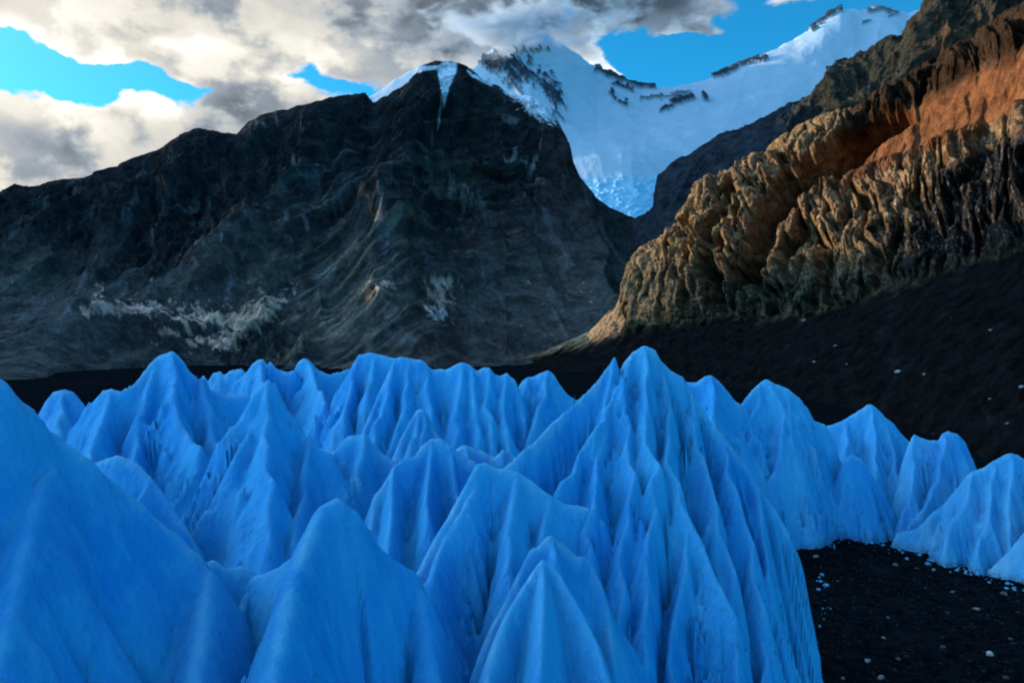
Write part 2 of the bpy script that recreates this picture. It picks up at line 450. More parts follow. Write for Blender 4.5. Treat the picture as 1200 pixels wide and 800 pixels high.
# ================================================================== SNOW MOUNTAIN
def snow_mountain():
    pxs = np.linspace(330, 1330, 720)
    ridge = [(330, 150, 3600), (400, 130, 3600), (437, 112, 3600), (462, 94, 3600), (490, 77, 3600), (520, 72, 3600), (555, 82, 3600), (566, 68, 3600), (582, 52, 3600), (600, 40, 3600), (612, 34, 3600), (626, 33, 3600), (640, 38, 3600), (658, 50, 3600), (680, 66, 3600), (705, 83, 3600), (735, 97, 3600), (752, 102, 3600), (790, 103, 3600), (812, 98, 3600),
             (835, 92, 3600), (850, 84, 3600), (880, 72, 3600), (900, 62, 3600), (930, 47, 3600), (950, 34, 3600), (965, 22, 3600), (985, 11, 3600), (1000, 11, 3600), (1012, 13, 3600), (1030, 10, 3600), (1048, 11, 3600), (1065, 17, 3600), (1085, 8, 3600), (1150, -20, 3600), (1330, -60, 3600)]
    back = [(p, y + 110, Y + 900) for p, y, Y in ridge]
    mid = [(330, 190, 3250), (560, 120, 3250), (620, 100, 3220), (700, 140, 3150), (760, 150, 3080), (830, 130, 3150), (950, 90, 3250), (1050, 50, 3300), (1330, 20, 3300)]
    bas = [(330, 240, 2950), (600, 180, 2850), (680, 190, 2720), (740, 192, 2650), (800, 185, 2750), (950, 150, 2950), (1330, 100, 3000)]
    low = [(330, 330, 2500), (600, 300, 2350), (740, 290, 2300), (850, 290, 2300), (1330, 260, 2500)]
    G, t = loft([back, ridge, mid, bas, low], pxs, 420, [.12, .34, .3, .34])
    px, py = pix(G); D = down_dist(G); N = surf_normals(G)
    if N[..., 1].mean() > 0: N = -N
    A = G[..., 0]; ir = int(420 * .12 / 1.1); B = D - D[ir:ir + 1]
    crest = sstep(np.abs(B), 0, 200)
    n = fbm(A / 60, B / 60, 5, .6, k=2); n2 = fbm((A - .5 * B) / 30, B / 70, 4, .65, k=6)
    rk = np.zeros(px.shape)
    def add(pts, w, s=1.0):
        nonlocal rk
        rk = np.maximum(rk, s * sstep(w - polyd(px, py, pts) + n2 * w * 2.2 + n * w * 1.0, 0, w * .45))
    mott = fbm((px * .85 - py * .5) / 5.0, (px * .5 + py * .85) / 15, 5, .62, k=3)
    reg = ell(px, py, 606, 84, 32, 22, -35) + .9 * ell(px, py, 648, 112, 12, 28, 22) + .8 * ell(px, py, 575, 72, 14, 12) + .5 * ell(px, py, 625, 56, 24, 6)
    rk = np.maximum(rk, sstep(mott + reg * .75, .42, .62) * (reg > .15))
    add([(698, 82), (722, 92), (748, 101), (765, 103)], 2.5)
    add([(716, 108), (722, 120), (732, 123)], 2.6)
    add([(775, 132), (790, 124), (812, 116)], 3.0); add([(720, 98), (740, 106)], 1.8); add([(752, 116), (785, 116), (808, 108)], 2.2, .75)
    add([(838, 90), (850, 86), (880, 73), (898, 70)], 2.6); add([(825, 114), (826, 117)], 2.6)
    add([(952, 34), (965, 24), (984, 13)], 2.4); add([(1018, 14), (1032, 12), (1048, 15)], 2.0, .8); add([(1010, 28), (1020, 25)], 1.2, .7); add([(1040, 22), (1052, 14)], 1.2, .6)
    disp = fbm(A / 420, B / 500, 3, k=1) * 26 * crest + ridged(A / 130, B / 300, 4, k=4) * 4 * crest + rk * (14 + 20 * n2)
    # crevassed steps lower down
    sc = sstep(py + n * 8, 204, 222)
    disp += sc * (ridged(A / 60, B / 26, 4, .6, k=7) * 20 - 6)
    G2 = G + N * disp[..., None]
    G2[..., 2] += fbm(A / 50, B * 0, 4, .6, k=3) * 14 * (1 - crest)
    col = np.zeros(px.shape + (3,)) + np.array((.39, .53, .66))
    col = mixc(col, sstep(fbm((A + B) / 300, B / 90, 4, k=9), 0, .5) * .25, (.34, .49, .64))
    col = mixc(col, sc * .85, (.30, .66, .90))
    col = mixc(col, rk, (.035, .05, .075))
    o = link_mesh('snow_mountain', G2.reshape(-1, 3), grid_faces(*px.shape)[:, ::-1], M_snow, True, {'rock': col.reshape(-1, 3)})
    tag(o, 'snow covered mountain with hanging glacier behind the dark rock ridges', kind='structure')


# ================================================================== CLOUD on the summit
def summit_cloud():
    m = bpy.data.materials.new('cloud_vapour'); m.use_nodes = True; m.node_tree.nodes.clear(); g = NT(m.node_tree)
    o = g.node('ShaderNodeOutputMaterial'); v = g.node('ShaderNodeVolumePrincipled')
    oc = g.node('ShaderNodeTexCoord').outputs['Object']
    r = g.vmath('LENGTH', oc)
    n = g.noise(g.vmath('MULTIPLY', oc, (1.6, 1, .9)), 1.9, 6, .62, .6)
    dn = g.math('SUBTRACT', g.math('ADD', g.math('MULTIPLY', g.math('SUBTRACT', n, .5), 3.2), .62), r)
    g.put(v.inputs['Density'], g.math('MULTIPLY', g.rng(dn, .0, .6), .04))
    v.inputs['Color'].default_value = (.78, .84, .92, 1); v.inputs['Anisotropy'].default_value = .2
    g.l.new(v.outputs[0], o.inputs['Volume'])
    import bmesh
    bm = bmesh.new(); bmesh.ops.create_icosphere(bm, subdivisions=3, radius=1)
    me = bpy.data.meshes.new('cloud'); bm.to_mesh(me); bm.free(); me.materials.append(m)
    ob = bpy.data.objects.new('cloud', me); C.collection.objects.link(ob)
    ob.location = (10, 3330, H + (400 - 26) / F * 3330); ob.scale = (460, 200, 165)
    tag(ob, 'grey cloud wrapped round the snow summit', kind='stuff')


# ================================================================== DARK RIDGE behind the crags
def dark_ridge():
    pxs = np.linspace(742, 1420, 520)
    ridge = [(742, 255, 1250), (757, 250, 1240), (766, 243, 1230), (768, 222, 1220), (771, 205, 1210), (785, 192, 1200), (800, 183, 1200), (822, 172, 1200), (838, 160, 1195), (842, 157, 1195), (870, 150, 1190), (900, 135, 1180), (925, 122, 1170), (955, 112, 1150), (961, 98, 1140), (970, 84, 1130), (982, 72, 1120), (1000, 66, 1100), (1020, 56, 1090), (1040, 45, 1080), (1058, 40, 1070),
             (1068, 24, 1060), (1082, 6, 1050), (1090, -8, 1040), (1150, -60, 1020), (1420, -230, 950)]
    back = [(p, y + 120, Y + 400) for p, y, Y in ridge]
    mid = [(742, 360, 1150), (770, 270, 1120), (850, 215, 1080), (960, 170, 1010), (1080, 90, 900), (1420, -60, 780)]
    low = [(742, 420, 1000), (850, 330, 950), (960, 260, 850), (1100, 200, 740), (1420, 100, 640)]
    G, t = loft([back, ridge, mid, low], pxs, 320, [.12, .45, .4])
    px, py = pix(G); D = down_dist(G); N = surf_normals(G)
    if N[..., 1].mean() > 0: N = -N
    A = G[..., 0] - .3 * G[..., 1]; ir = int(320 * .12 / .97); B = D - D[ir:ir + 1]
    crest = sstep(np.abs(B), 0, 60)
    w = fbm(A / 120, B / 120, 3, k=2) * 30
    rocky = .25 + .75 * sstep(px, 880, 960)
    disp = (ridged((A + w) / 110, B / 220, 5, .55, k=3) - .4) * 40 * crest * rocky + (ridged((A + w) / 30, B / 40, 5, .6, k=5) - .4) * 14 * rocky + fbm(A / 14, B / 14, 4, .6, k=7) * 5 * rocky
    disp = hold_crest(G, N, disp, ridge)
    G2 = G + N * disp[..., None]
    G2[..., 2] += fbm(A / 22, B * 0, 4, .6, k=1) * 6 * (1 - crest)
    n = fbm(A / 30, B / 30, 5, .6, k=4)
    col = np.zeros(px.shape + (3,)) + np.array((.028, .036, .048))
    col = mixc(col, sstep(px, 900, 970) * .9, (.034, .034, .026))
    col = mixc(col, sstep(n, .1, .5) * sstep(px, 900, 970) * .6, (.07, .065, .055))
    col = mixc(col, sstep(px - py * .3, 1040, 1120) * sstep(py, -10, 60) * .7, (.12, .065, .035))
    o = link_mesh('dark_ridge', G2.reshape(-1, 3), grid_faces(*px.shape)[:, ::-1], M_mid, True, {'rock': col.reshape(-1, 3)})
    tag(o, 'dark shaded rock ridge rising to the top corner behind the sunlit crags', kind='structure')


# ================================================================== SUNLIT CRAGS and the dark scree below them
def crag_slope():
    pxs = np.concatenate([np.linspace(575, 1250, 900), np.linspace(1252, 2600, 160)])
    crest_r = [(575, 428.5, 850), (600, 423, 835), (630, 414, 805), (660, 402, 775), (690, 388, 750), (708, 372, 735), (720, 362, 722), (730, 340, 716), (742, 302, 708), (750, 290, 704), (762, 283, 700), (778, 276, 692), (790, 262, 684), (800, 256, 678), (812, 235, 668), (826, 214, 656), (835, 206, 650), (868, 194, 626), (900, 178, 600),
               (950, 150, 565), (1000, 125, 530), (1040, 103, 500), (1100, 70, 450), (1150, 38, 410), (1200, 8, 370), (1400, -120, 290), (2000, -260, 230), (2600, -300, 200)]
    back = [(p, y + 60 if p > 720 else y + 12, Y + 160) for p, y, Y in crest_r]
    mid = [(575, 430, 840), (640, 418, 770), (690, 400, 720), (720, 378, 690), (745, 345, 660), (800, 318, 610), (850, 285, 565), (950, 262, 490), (1050, 235, 420), (1200, 170, 320), (1400, 80, 240), (2600, 0, 140)]
    base = [(575, 431, 830), (640, 424, 750), (690, 404, 700), (720, 386, 670), (745, 388, 610), (850, 372, 520), (940, 368, 430), (1050, 335, 350), (1200, 292, 262), (1400, 220, 200), (2600, 150, 110)]
    foot = [(p, 400 + (H + 1.5) * F / Y, Y) for p, Y in [(575, 700), (700, 560), (800, 440), (900, 345), (1000, 262), (1100, 180), (1200, 130), (1400, 100), (2600, 60)]]
    G, t = loft([back, crest_r, mid, base, foot], pxs, 560, [.08, .36, .30, .36])
    px, py = pix(G); D = down_dist(G); N = surf_normals(G)
    if N[..., 0].mean() > 0: N = -N
    ir = int(560 * .08 / 1.10); B = D - D[ir:ir + 1]
    A = -G[..., 1] + .35 * G[..., 0]                       # metres along the valley wall
    yb = np.interp(px, [575, 690, 745, 850, 940, 1050, 1200], [431, 404, 388, 372, 372, 338, 292])
    above = sstep(yb - py + fbm(A / 25, B / 25, 4, .6, k=2) * 14, -4, 14)     # 1 in the crags
    gully = [(878, 330), (895, 285), (915, 250), (945, 222), (985, 195), (1020, 165), (1060, 140)]
    gd = polyd(px, py, gully)
    gw = np.interp(px, [870, 930, 1060], [10, 15, 7])
    gul = sstep(gw - gd + fbm(A / 12, B / 12, 3, k=3) * 4, -6, 6)
    # talus apron above the gully, running up to the right
    def tal_mask(px, py): return (1 - sstep(py - (212 - (px - 1000) * .42), -12, 10)) * sstep(py - (158 - (px - 1000) * .55), -8, 10) * sstep(px, 965, 1010)
    tal = tal_mask(px, py)
    crest = sstep(np.abs(B), 0, 22)
    rocky = above * (1 - .85 * tal)
    A = A + 0 * A; A[:] = A[int(560 * .27):int(560 * .27) + 1]        # cracks and buttresses stand upright
    w = fbm(A / 60, B / 60, 3, k=5) * 16
    butt = ridged((A + w) / 46, B / 110, 4, .55, k=1)
    ribs = ridged((A + w) / 15, B / 50, 5, .6, k=3)
    blk = ridged((A + w * .4) / 6.5, B / 8, 4, .6, k=8)
    chunk = fbm(A / 5.5, B / 5.0, 5, .65, k=6)
    butt2 = 1 - ridged((A + w) / 60 + 4, B / 170, 3, .5, k=6)
    colm = 1 - ridged((A + w * .6) / 14, B / 44, 5, .6, k=3)
    aw = A + w + fbm(A / 30, B / 30, 3, k=11) * 8
    pil = sstep(ridged(aw / 52 + 1.3, B / 170, 2, .4, k=2), .42, .78)              # deep gullies between buttresses
    pil2 = sstep(ridged(aw / 19 + 5.1, B / 70, 2, .4, k=7), .45, .8)
    fz = (((G[..., 2] + fbm(A / 45, B / 60, 3, .6, k=9) * 26) / 34) % 1)
    ter = 4.5 * (np.minimum(fz / .72, (1 - fz) / .28) - .5)                          # cliff tiers and ledges
    disp = crest * rocky * ((butt2 - .5) * 30 + (colm - .6) * 20 + 28 * (.35 - pil) + 11 * (.4 - pil2) + ter) + rocky * ((.5 - blk) * 3.2 + chunk * 2.4) * (.4 + .6 * crest)
    disp -= gul * 55 * crest
    disp -= rocky * crest * 24 * sstep(ridged((A + w) / 42 + 2, B / 210, 3, .5, k=9), .60, .85)
    disp += 22 * crest * ell(px, py, 955, 178, 50, 26, 28)
    disp *= 1 - .6 * (1 - sstep(px, 760, 850))
    lower = 1 - above
    disp += lower * ((ridged(A / 40, B / 90, 4, k=7) - .4) * 9 + fbm(A / 9, B / 5, 5, .65, k=2) * 2.6) * crest
    spur = sstep(740 - px, 0, 40)
    disp *= 1 - .8 * spur
    disp += spur * fbm(A / 14, B / 8, 4, .6, k=4) * 2.5 * crest
    disp = disp * (1 - sstep(t, .93, 1.0)[:, None] * .7)
    N = N * np.array([1.0, 1.0, .45]) * .55 + np.array([-.25, -.85, .12]); N /= np.linalg.norm(N, axis=-1, keepdims=True)   # faces stand out towards the valley mouth
    disp = disp * (G[..., 1] / 600).clip(.3, 1.2) ** 1.2
    disp = hold_crest(G, N, disp, crest_r, 4.0)
    G2 = G + N * disp[..., None]
    G2[..., 2] += fbm(A / 9, B * 0, 5, .65, k=9) * 5 * (1 - crest) * sstep(px, 715, 760)
    px, py = pix(G2)
    tal = tal_mask(px, py + fbm(A / 25, B / 25, 4, .6, k=5) * 22)
    n1 = fbm(A / 30, B / 30, 5, .6, k=3); n2 = fbm(A / 4, B / 7, 5, .65, k=1); n3 = fbm(A / 1.8, B / 1.8, 3, .6, k=7)
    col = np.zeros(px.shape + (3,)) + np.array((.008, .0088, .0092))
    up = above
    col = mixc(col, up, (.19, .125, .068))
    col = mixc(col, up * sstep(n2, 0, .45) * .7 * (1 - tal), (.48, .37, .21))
    col = mixc(col, up * sstep(-n2, .0, .4) * .7 * (1 - tal), (.06, .055, .04))
    col = mixc(col, up * sstep(n1, .0, .5) * sstep(px, 900, 1000) * .5, (.26, .13, .07))
    red = sstep(px, 820, 900) * ell(px, py, 930, 230, 150, 45, 25)
    col = mixc(col, up * red * .4, (.24, .12, .07))
    col = mixc(col, up * tal * .92, (.155, .060, .025))
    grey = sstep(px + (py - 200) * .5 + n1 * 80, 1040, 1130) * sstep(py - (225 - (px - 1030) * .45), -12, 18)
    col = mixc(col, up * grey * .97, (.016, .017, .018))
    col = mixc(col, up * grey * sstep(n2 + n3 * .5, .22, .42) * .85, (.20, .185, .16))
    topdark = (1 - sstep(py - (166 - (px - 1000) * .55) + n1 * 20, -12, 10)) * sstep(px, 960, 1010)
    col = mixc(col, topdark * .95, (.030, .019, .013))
    green = sstep(py, 285, 335) * up * ell(px, py, 870, 340, 170, 50)
    col = mixc(col, green * .9, (.045, .055, .045))
    col = mixc(col, up * spur * .6, (.36, .27, .17))
    # scattered pale debris on the dark lower slope
    spk = sstep(n3, .55, .68) * sstep(fbm(A / 20, B / 20, 3, k=8), .0, .3)
    col = mixc(col, lower * spk * .8, (.16, .16, .15))
    tn = sstep(n1, .1, .5)
    col = mixc(col, lower * tn * .5, (.020, .021, .020))
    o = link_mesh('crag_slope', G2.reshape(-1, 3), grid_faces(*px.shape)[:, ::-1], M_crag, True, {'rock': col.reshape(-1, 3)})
    tag(o, 'sunlit golden crags and orange talus above a dark scree slope', kind='structure')
    return G2, px, py


# ================================================================== MORAINE GROUND
def ground_height(x, y):
    r = np.hypot(x, y)
    near = 1 - sstep(r, 250, 700)
    return (fbm(x / 22, y / 22, 4, .5, k=3) * 1.1 + fbm(x / 3.2, y / 3.2, 4, .6, k=6) * .33) * near - .35


def moraine():
    def sheet(xs, ys, dz=0.0):
        X, Y = np.meshgrid(xs, ys)
        Z = ground_height(X, Y) + dz
        n = fbm(X / 6, Y / 6, 4, .6, k=2); n3 = fbm(X / .7, Y / .7, 2, .6, k=5)
        col = np.zeros(X.shape + (3,)) + np.array((.005, .0075, .010))
        col = mixc(col, sstep(n, 0, .5) * .5, (.009, .012, .015))
        col = mixc(col, sstep(n3, .62, .75) * .6, (.07, .07, .07))
        return X, Y, Z, col
    # one graded grid: fine near the camera, coarse to the horizon
    def graded(lo, hi, fine_lo, fine_hi, step, n):
        a = np.arange(fine_lo, fine_hi + 1e-6, step)
        e = np.geomspace(step, hi - fine_hi, n); f = np.geomspace(step, fine_lo - lo, n)
        return np.concatenate([(fine_lo - f)[::-1], a, fine_hi + e])
    xs = graded(-15000, 15000, 10, 62, .14, 70); ys = graded(-6000, 25000, 44, 112, .20, 80)
    X, Y, Z, col = sheet(xs, ys)
    o = link_mesh('moraine_ground', np.stack([X, Y, Z], -1).reshape(-1, 3), grid_faces(*X.shape)[:, ::-1], M_ground, True, {'rock': col.reshape(-1, 3)})
    tag(o, 'dark stony moraine ground beside the ice', kind='structure')


# ================================================================== ICE PINNACLES
def prof(d, a, b, c):
    return (a - c) * b * (1 - np.exp(-d / b)) + c * d


def smooth(h, n):
    for _ in range(n):
        p = np.pad(h, 1, mode='edge')
        h = (p[:-2, 1:-1] + p[2:, 1:-1] + p[1:-1, :-2] + p[1:-1, 2:] + 2 * h) / 6
    return h


def add_fins(X, Y, h, db, res, x0, y0, seed, dens, amp, base):
    """small blade-like fins and narrow melt clefts that run down the faces from random starting points"""
    if dens <= 0: return h
    rs = np.random.RandomState(seed * 7 + 3)
    hs = smooth(np.maximum(h, base - 2), max(2, int(.5 / res)))
    gy, gx = np.gradient(hs, res)
    ny, nx = h.shape
    ok = np.argwhere((hs > base + 1.5) & (db > .5))
    if len(ok) < 50: return h
    area = len(ok) * res * res
    n = int(dens * area * .62)
    out = h.copy()
    for q in range(min(n, 900)):
        iy, ix = ok[rs.randint(len(ok))]
        x, y = x0 + ix * res, y0 + iy * res
        cleft = rs.rand() < .5
        L = rs.uniform(.8, 3.8) * (1.9 if cleft else 1)
        e = amp * rs.uniform(.35, 1.0) ** 1.5 * (2.6 if not cleft else 5.0)
        if not cleft: e = min(e, .9 * db[iy, ix])
        st = max(res * .9, .12); pts = []; wander = rs.uniform(-.35, .35)
        for k in range(int(L / st) + 2):
            jx = int((x - x0) / res); jy = int((y - y0) / res)
            if not (1 < jx < nx - 2 and 1 < jy < ny - 2): break
            a_, b_ = -gx[jy, jx], -gy[jy, jx]
            m = math.hypot(a_, b_)
            if m < .25: break
            pts.append((x, y, hs[jy, jx]))
            a_, b_ = a_ / m, b_ / m
            x += st * (a_ - wander * b_); y += st * (b_ + wander * a_)
        if len(pts) < 4: continue
        p = np.array(pts); t = np.linspace(0, 1, len(p))
        prof_e = e * (np.minimum(t / (.10 if not cleft else .35), 1) * (1 - t) ** .7)
        s_ = rs.uniform(2.6, 5.0) * (2.3 if cleft else 1)
        R = e / s_ + 2 * res
        c0 = max(int((p[:, 0].min() - R - x0) / res), 0); c1 = min(int((p[:, 0].max() + R - x0) / res) + 2, nx)
        r0 = max(int((p[:, 1].min() - R - y0) / res), 0); r1 = min(int((p[:, 1].max() + R - y0) / res) + 2, ny)
        sx, sy = X[r0:r1, c0:c1], Y[r0:r1, c0:c1]
        dmin = np.full(sx.shape, 1e9); ee = np.zeros(sx.shape)
        for (qx, qy, _), pe in zip(p, prof_e):
            d = np.hypot(sx - qx, sy - qy)
            m = d < dmin
            dmin = np.where(m, d, dmin); ee = np.where(m, pe, ee)
        k = (ee - s_ * dmin).clip(0, None)
        sub = out[r0:r1, c0:c1]
        out[r0:r1, c0:c1] = np.where(cleft, np.minimum(sub, h[r0:r1, c0:c1] - k), np.maximum(sub, h[r0:r1, c0:c1] * .5 + hs[r0:r1, c0:c1] * .5 + k)) if True else sub
    return out


def ragged(r, seed):
    """break a straight arête into an uneven one with notches and steps"""
    out = [r[0]]
    for p, q in zip(r[:-1], r[1:]):
        n = max(1, int(round(np.linalg.norm(q - p) / 1.5)))
        for k in range(1, n + 1): out.append(p + (q - p) * k / n)
    out = np.array(out); t = np.arange(len(out)) * .55 + seed * 3.1
    amp = np.minimum(np.arange(len(out)) / 2.0, 1)
    out[:, 0] += fbm(t, t * 0 + .3, 3, .6, k=1) * .9 * amp; out[:, 1] += fbm(t, t * 0 + 7.3, 3, .6, k=2) * .8 * amp
    out[:, 2] += (fbm(t * 1.3, t * 0 + 3.3, 3, .6, k=3) * 1.2 - .2) * amp
    return out


def serac(label, ribs, res=.2, a=2.6, b=3.2, c=1.6, flute=.5, fw=1.5, base=-.6, rough=.12, seed=0, margin=None, frost_rimlight=1.0, clip=None, rnd=.07, pale=.10, calm=None, asym=None, fins=1.0, fin_h=1.0):
    """an ice pinnacle: arêtes given as polylines (px, py, Y) on the photograph's rays; faces fall away from them along concave, fluted slopes"""
    fw *= .72
    if flute > .2: flute *= 1.4
    R = [P(*np.array(r, float).T) for r in ribs]
    R = [R[0]] + [ragged(r, seed * 31 + i) for i, r in enumerate(R[1:])] if flute > .2 else R
    allp = np.concatenate(R)
    hmax = allp[:, 2].max() - base
    if margin is None: margin = min(hmax / c, hmax * .62 + 2)
    x0, y0 = allp[:, :2].min(0) - margin; x1, y1 = allp[:, :2].max(0) + margin
    xs = np.arange(x0, x1, res); ys = np.arange(max(y0, 3.0), y1, res)
    X, Y = np.meshgrid(xs, ys)
    so = seed * 13.7
    wx = X + fbm(X / 5 + so, Y / 5, 3, k=2) * .9; wy = Y + fbm(X / 5 + 40 + so, Y / 5, 3, k=5) * .9
    wk = 1.0
    hb = np.full(X.shape, -50.0); db = np.full(X.shape, 50.0); onmain = np.zeros(X.shape)
    for ri, r in enumerate(R):
        h = np.full(X.shape, -50.0); bd = np.full(X.shape, 1e9)
        qx = np.zeros(X.shape); qy = np.zeros(X.shape); cz = np.zeros(X.shape)
        # nearest point on this polyline, weighting height so that the higher arête wins
        for p, q in zip(r[:-1], r[1:]):
            dx, dy = q[0] - p[0], q[1] - p[1]; L = dx * dx + dy * dy + 1e-9
            tt = (((X - p[0]) * dx + (Y - p[1]) * dy) / L).clip(0, 1)
            ax = p[0] + tt * dx; ay = p[1] + tt * dy; az = p[2] + tt * (q[2] - p[2])
            d = np.hypot(X - ax, Y - ay)
            s = prof(d, a, b, c) - az
            m = s < bd
            bd = np.where(m, s, bd); qx = np.where(m, ax, qx); qy = np.where(m, ay, qy); cz = np.where(m, az, cz)
        dx = X - qx; dy = Y - qy; d = np.hypot(dx, dy) + 1e-6
        ux, uy = dx / d, dy / d
        k = 1.3 + .16 * d
        sx = qx + ux * k; sy = qy + uy * k
        sx = sx + fbm(wx / 2.2, wy / 2.2 + so, 2, .5, k=6) * .28; sy = sy + fbm(wx / 2.2 + 9, wy / 2.2 + so, 2, .5, k=8) * .28
        sh = fbm(wx / 7 + 3 + so, wy / 7, 2, .5, k=0) * 1.1 + fbm(wx / 2.4 + 3 + so, wy / 2.4, 2, .5, k=11) * .35
        sx = sx - uy * d * sh; sy = sy + ux * d * sh          # the flutes lean, meet and part
        f1 = ridged(sx / fw / 1.7 + so, sy / fw / 1.7 + .05 * d, 3, .5, k=1) - .45
        f2 = ridged(sx / fw / .62 + so, sy / fw / .62 + .05 * d, 3, .6, k=4) - .45
        mod = .15 + 1.5 * sstep(fbm(sx / 3.5 + so, sy / 3.5 + d * .16, 2, .5, k=10), -.25, .35)
        f3 = fbm(wx / 4.5 + so, wy / 4.5, 3, .5, k=7)
        grow = sstep(d, .0, 2.6)
        f4 = .62 - ridged(sx / fw / .95 + so + 5, sy / fw / .95 + .04 * d, 2, .5, k=9)          # narrow clefts
        f5 = ridged(sx / fw / .3 + so, sy / fw / .3 + .09 * d, 2, .5, k=2) - .45
        if calm is not None: mod = mod * (1 - .85 * sstep(qx + .0 * d, calm[0], calm[1]))
        f6 = ridged(sx / fw / .42 + so + 11, sy / fw / .42 + .02 * d, 2, .5, k=10)
        f6 = sstep(f6, .55, .95)                                   # thin sharp blades
        dd = d - .62 * flute * grow * mod * ((.9 + .10 * d) * (f1 * 2.2 + f4 * 1.5) + f2 * 1.5 + f5 * .4 + f6 * .55) - f3 * .8 * grow * min(1, flute * 2)
        if asym is not None:                                  # steeper on one side
            dd = dd * (1 + asym[2] * (ux * asym[0] + uy * asym[1]).clip(0, 1) * sstep(d, 0, 1.0))
        dd = np.sqrt(dd.clip(0, None) ** 2 + rnd ** 2) - rnd
        hk = cz + fbm(qx / 1.1 + so, qy / 1.1, 4, .6, k=3) * rough * 1.6 + fbm(qx / .35, qy / .35 + so, 2, .6, k=9) * rough * .5 - prof(dd, a, b, c)
        m = hk > hb
        hb = np.where(m, hk, hb); db = np.where(m, d, db); onmain = np.where(m, float(ri == 0), onmain)
    hb = hb + (ridged(wx / 6 + so, wy / 8, 3, .5, k=6) - .45) * 2.6 * min(1.0, flute * 2.2) * sstep(db, .2, 3.0)
    hb = hb + fbm(wx / 1.6, wy / 1.6, 4, .55, k=8) * .22 * sstep(db, 0, 2)
    hb = add_fins(X, Y, hb, db, res, x0, max(y0, 3.0), seed, fins, fin_h, base)
    if clip is not None: hb = clip(X, Y, hb)
    keep = hb > base - .9
    F4 = grid_faces(*X.shape)
    kf = keep.ravel()[F4].any(1)
    F4 = F4[kf]
    used = np.zeros(X.size, bool); used[F4.ravel()] = True
    remap = np.cumsum(used) - 1
    Z = np.maximum(hb, base - 1.2)
    V = np.stack([X, Y, Z], -1).reshape(-1, 3)[used]
    gx = np.gradient(Z, res, axis=1); gy = np.gradient(Z, res, axis=0)
    fr = np.exp(-(db / .3) ** 2) * frost_rimlight * (.18 + .5 * onmain * (.5 + 1.5 * fbm(X / 1.5, Y / 1.5, 3, .6, k=6)).clip(0, 1))  # crests painted paler: skylight on the edges put into the colour
    # snow that stays where the face is gentler
    sl = np.hypot(gx, gy)
    fr = np.maximum(fr, (1 - sstep(sl, .4, 1.2)) * .35 * frost_rimlight)
    fr = np.maximum(fr, pale * (.55 + .9 * fbm(X / 3, Y / 3, 3, .6, k=4)).clip(0, 1.1))
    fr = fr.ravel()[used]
    dirt = (1 - sstep(Z - (ground_height(X, Y)), .0, .9)).ravel()[used] * .9
    cx, cy = allp[:, 0].mean(), allp[:, 1].mean()
    V = V - np.array([cx, cy, 0])
    o = link_mesh('ice_pinnacle', V, remap[F4], M_ice, True, {'frost_rimlight': fr, 'dirt': dirt})
    o.location = (cx, cy, 0)
    tag(o, label, 'ice pinnacle', 'pointed ice pinnacles standing on the glacier')
    return o


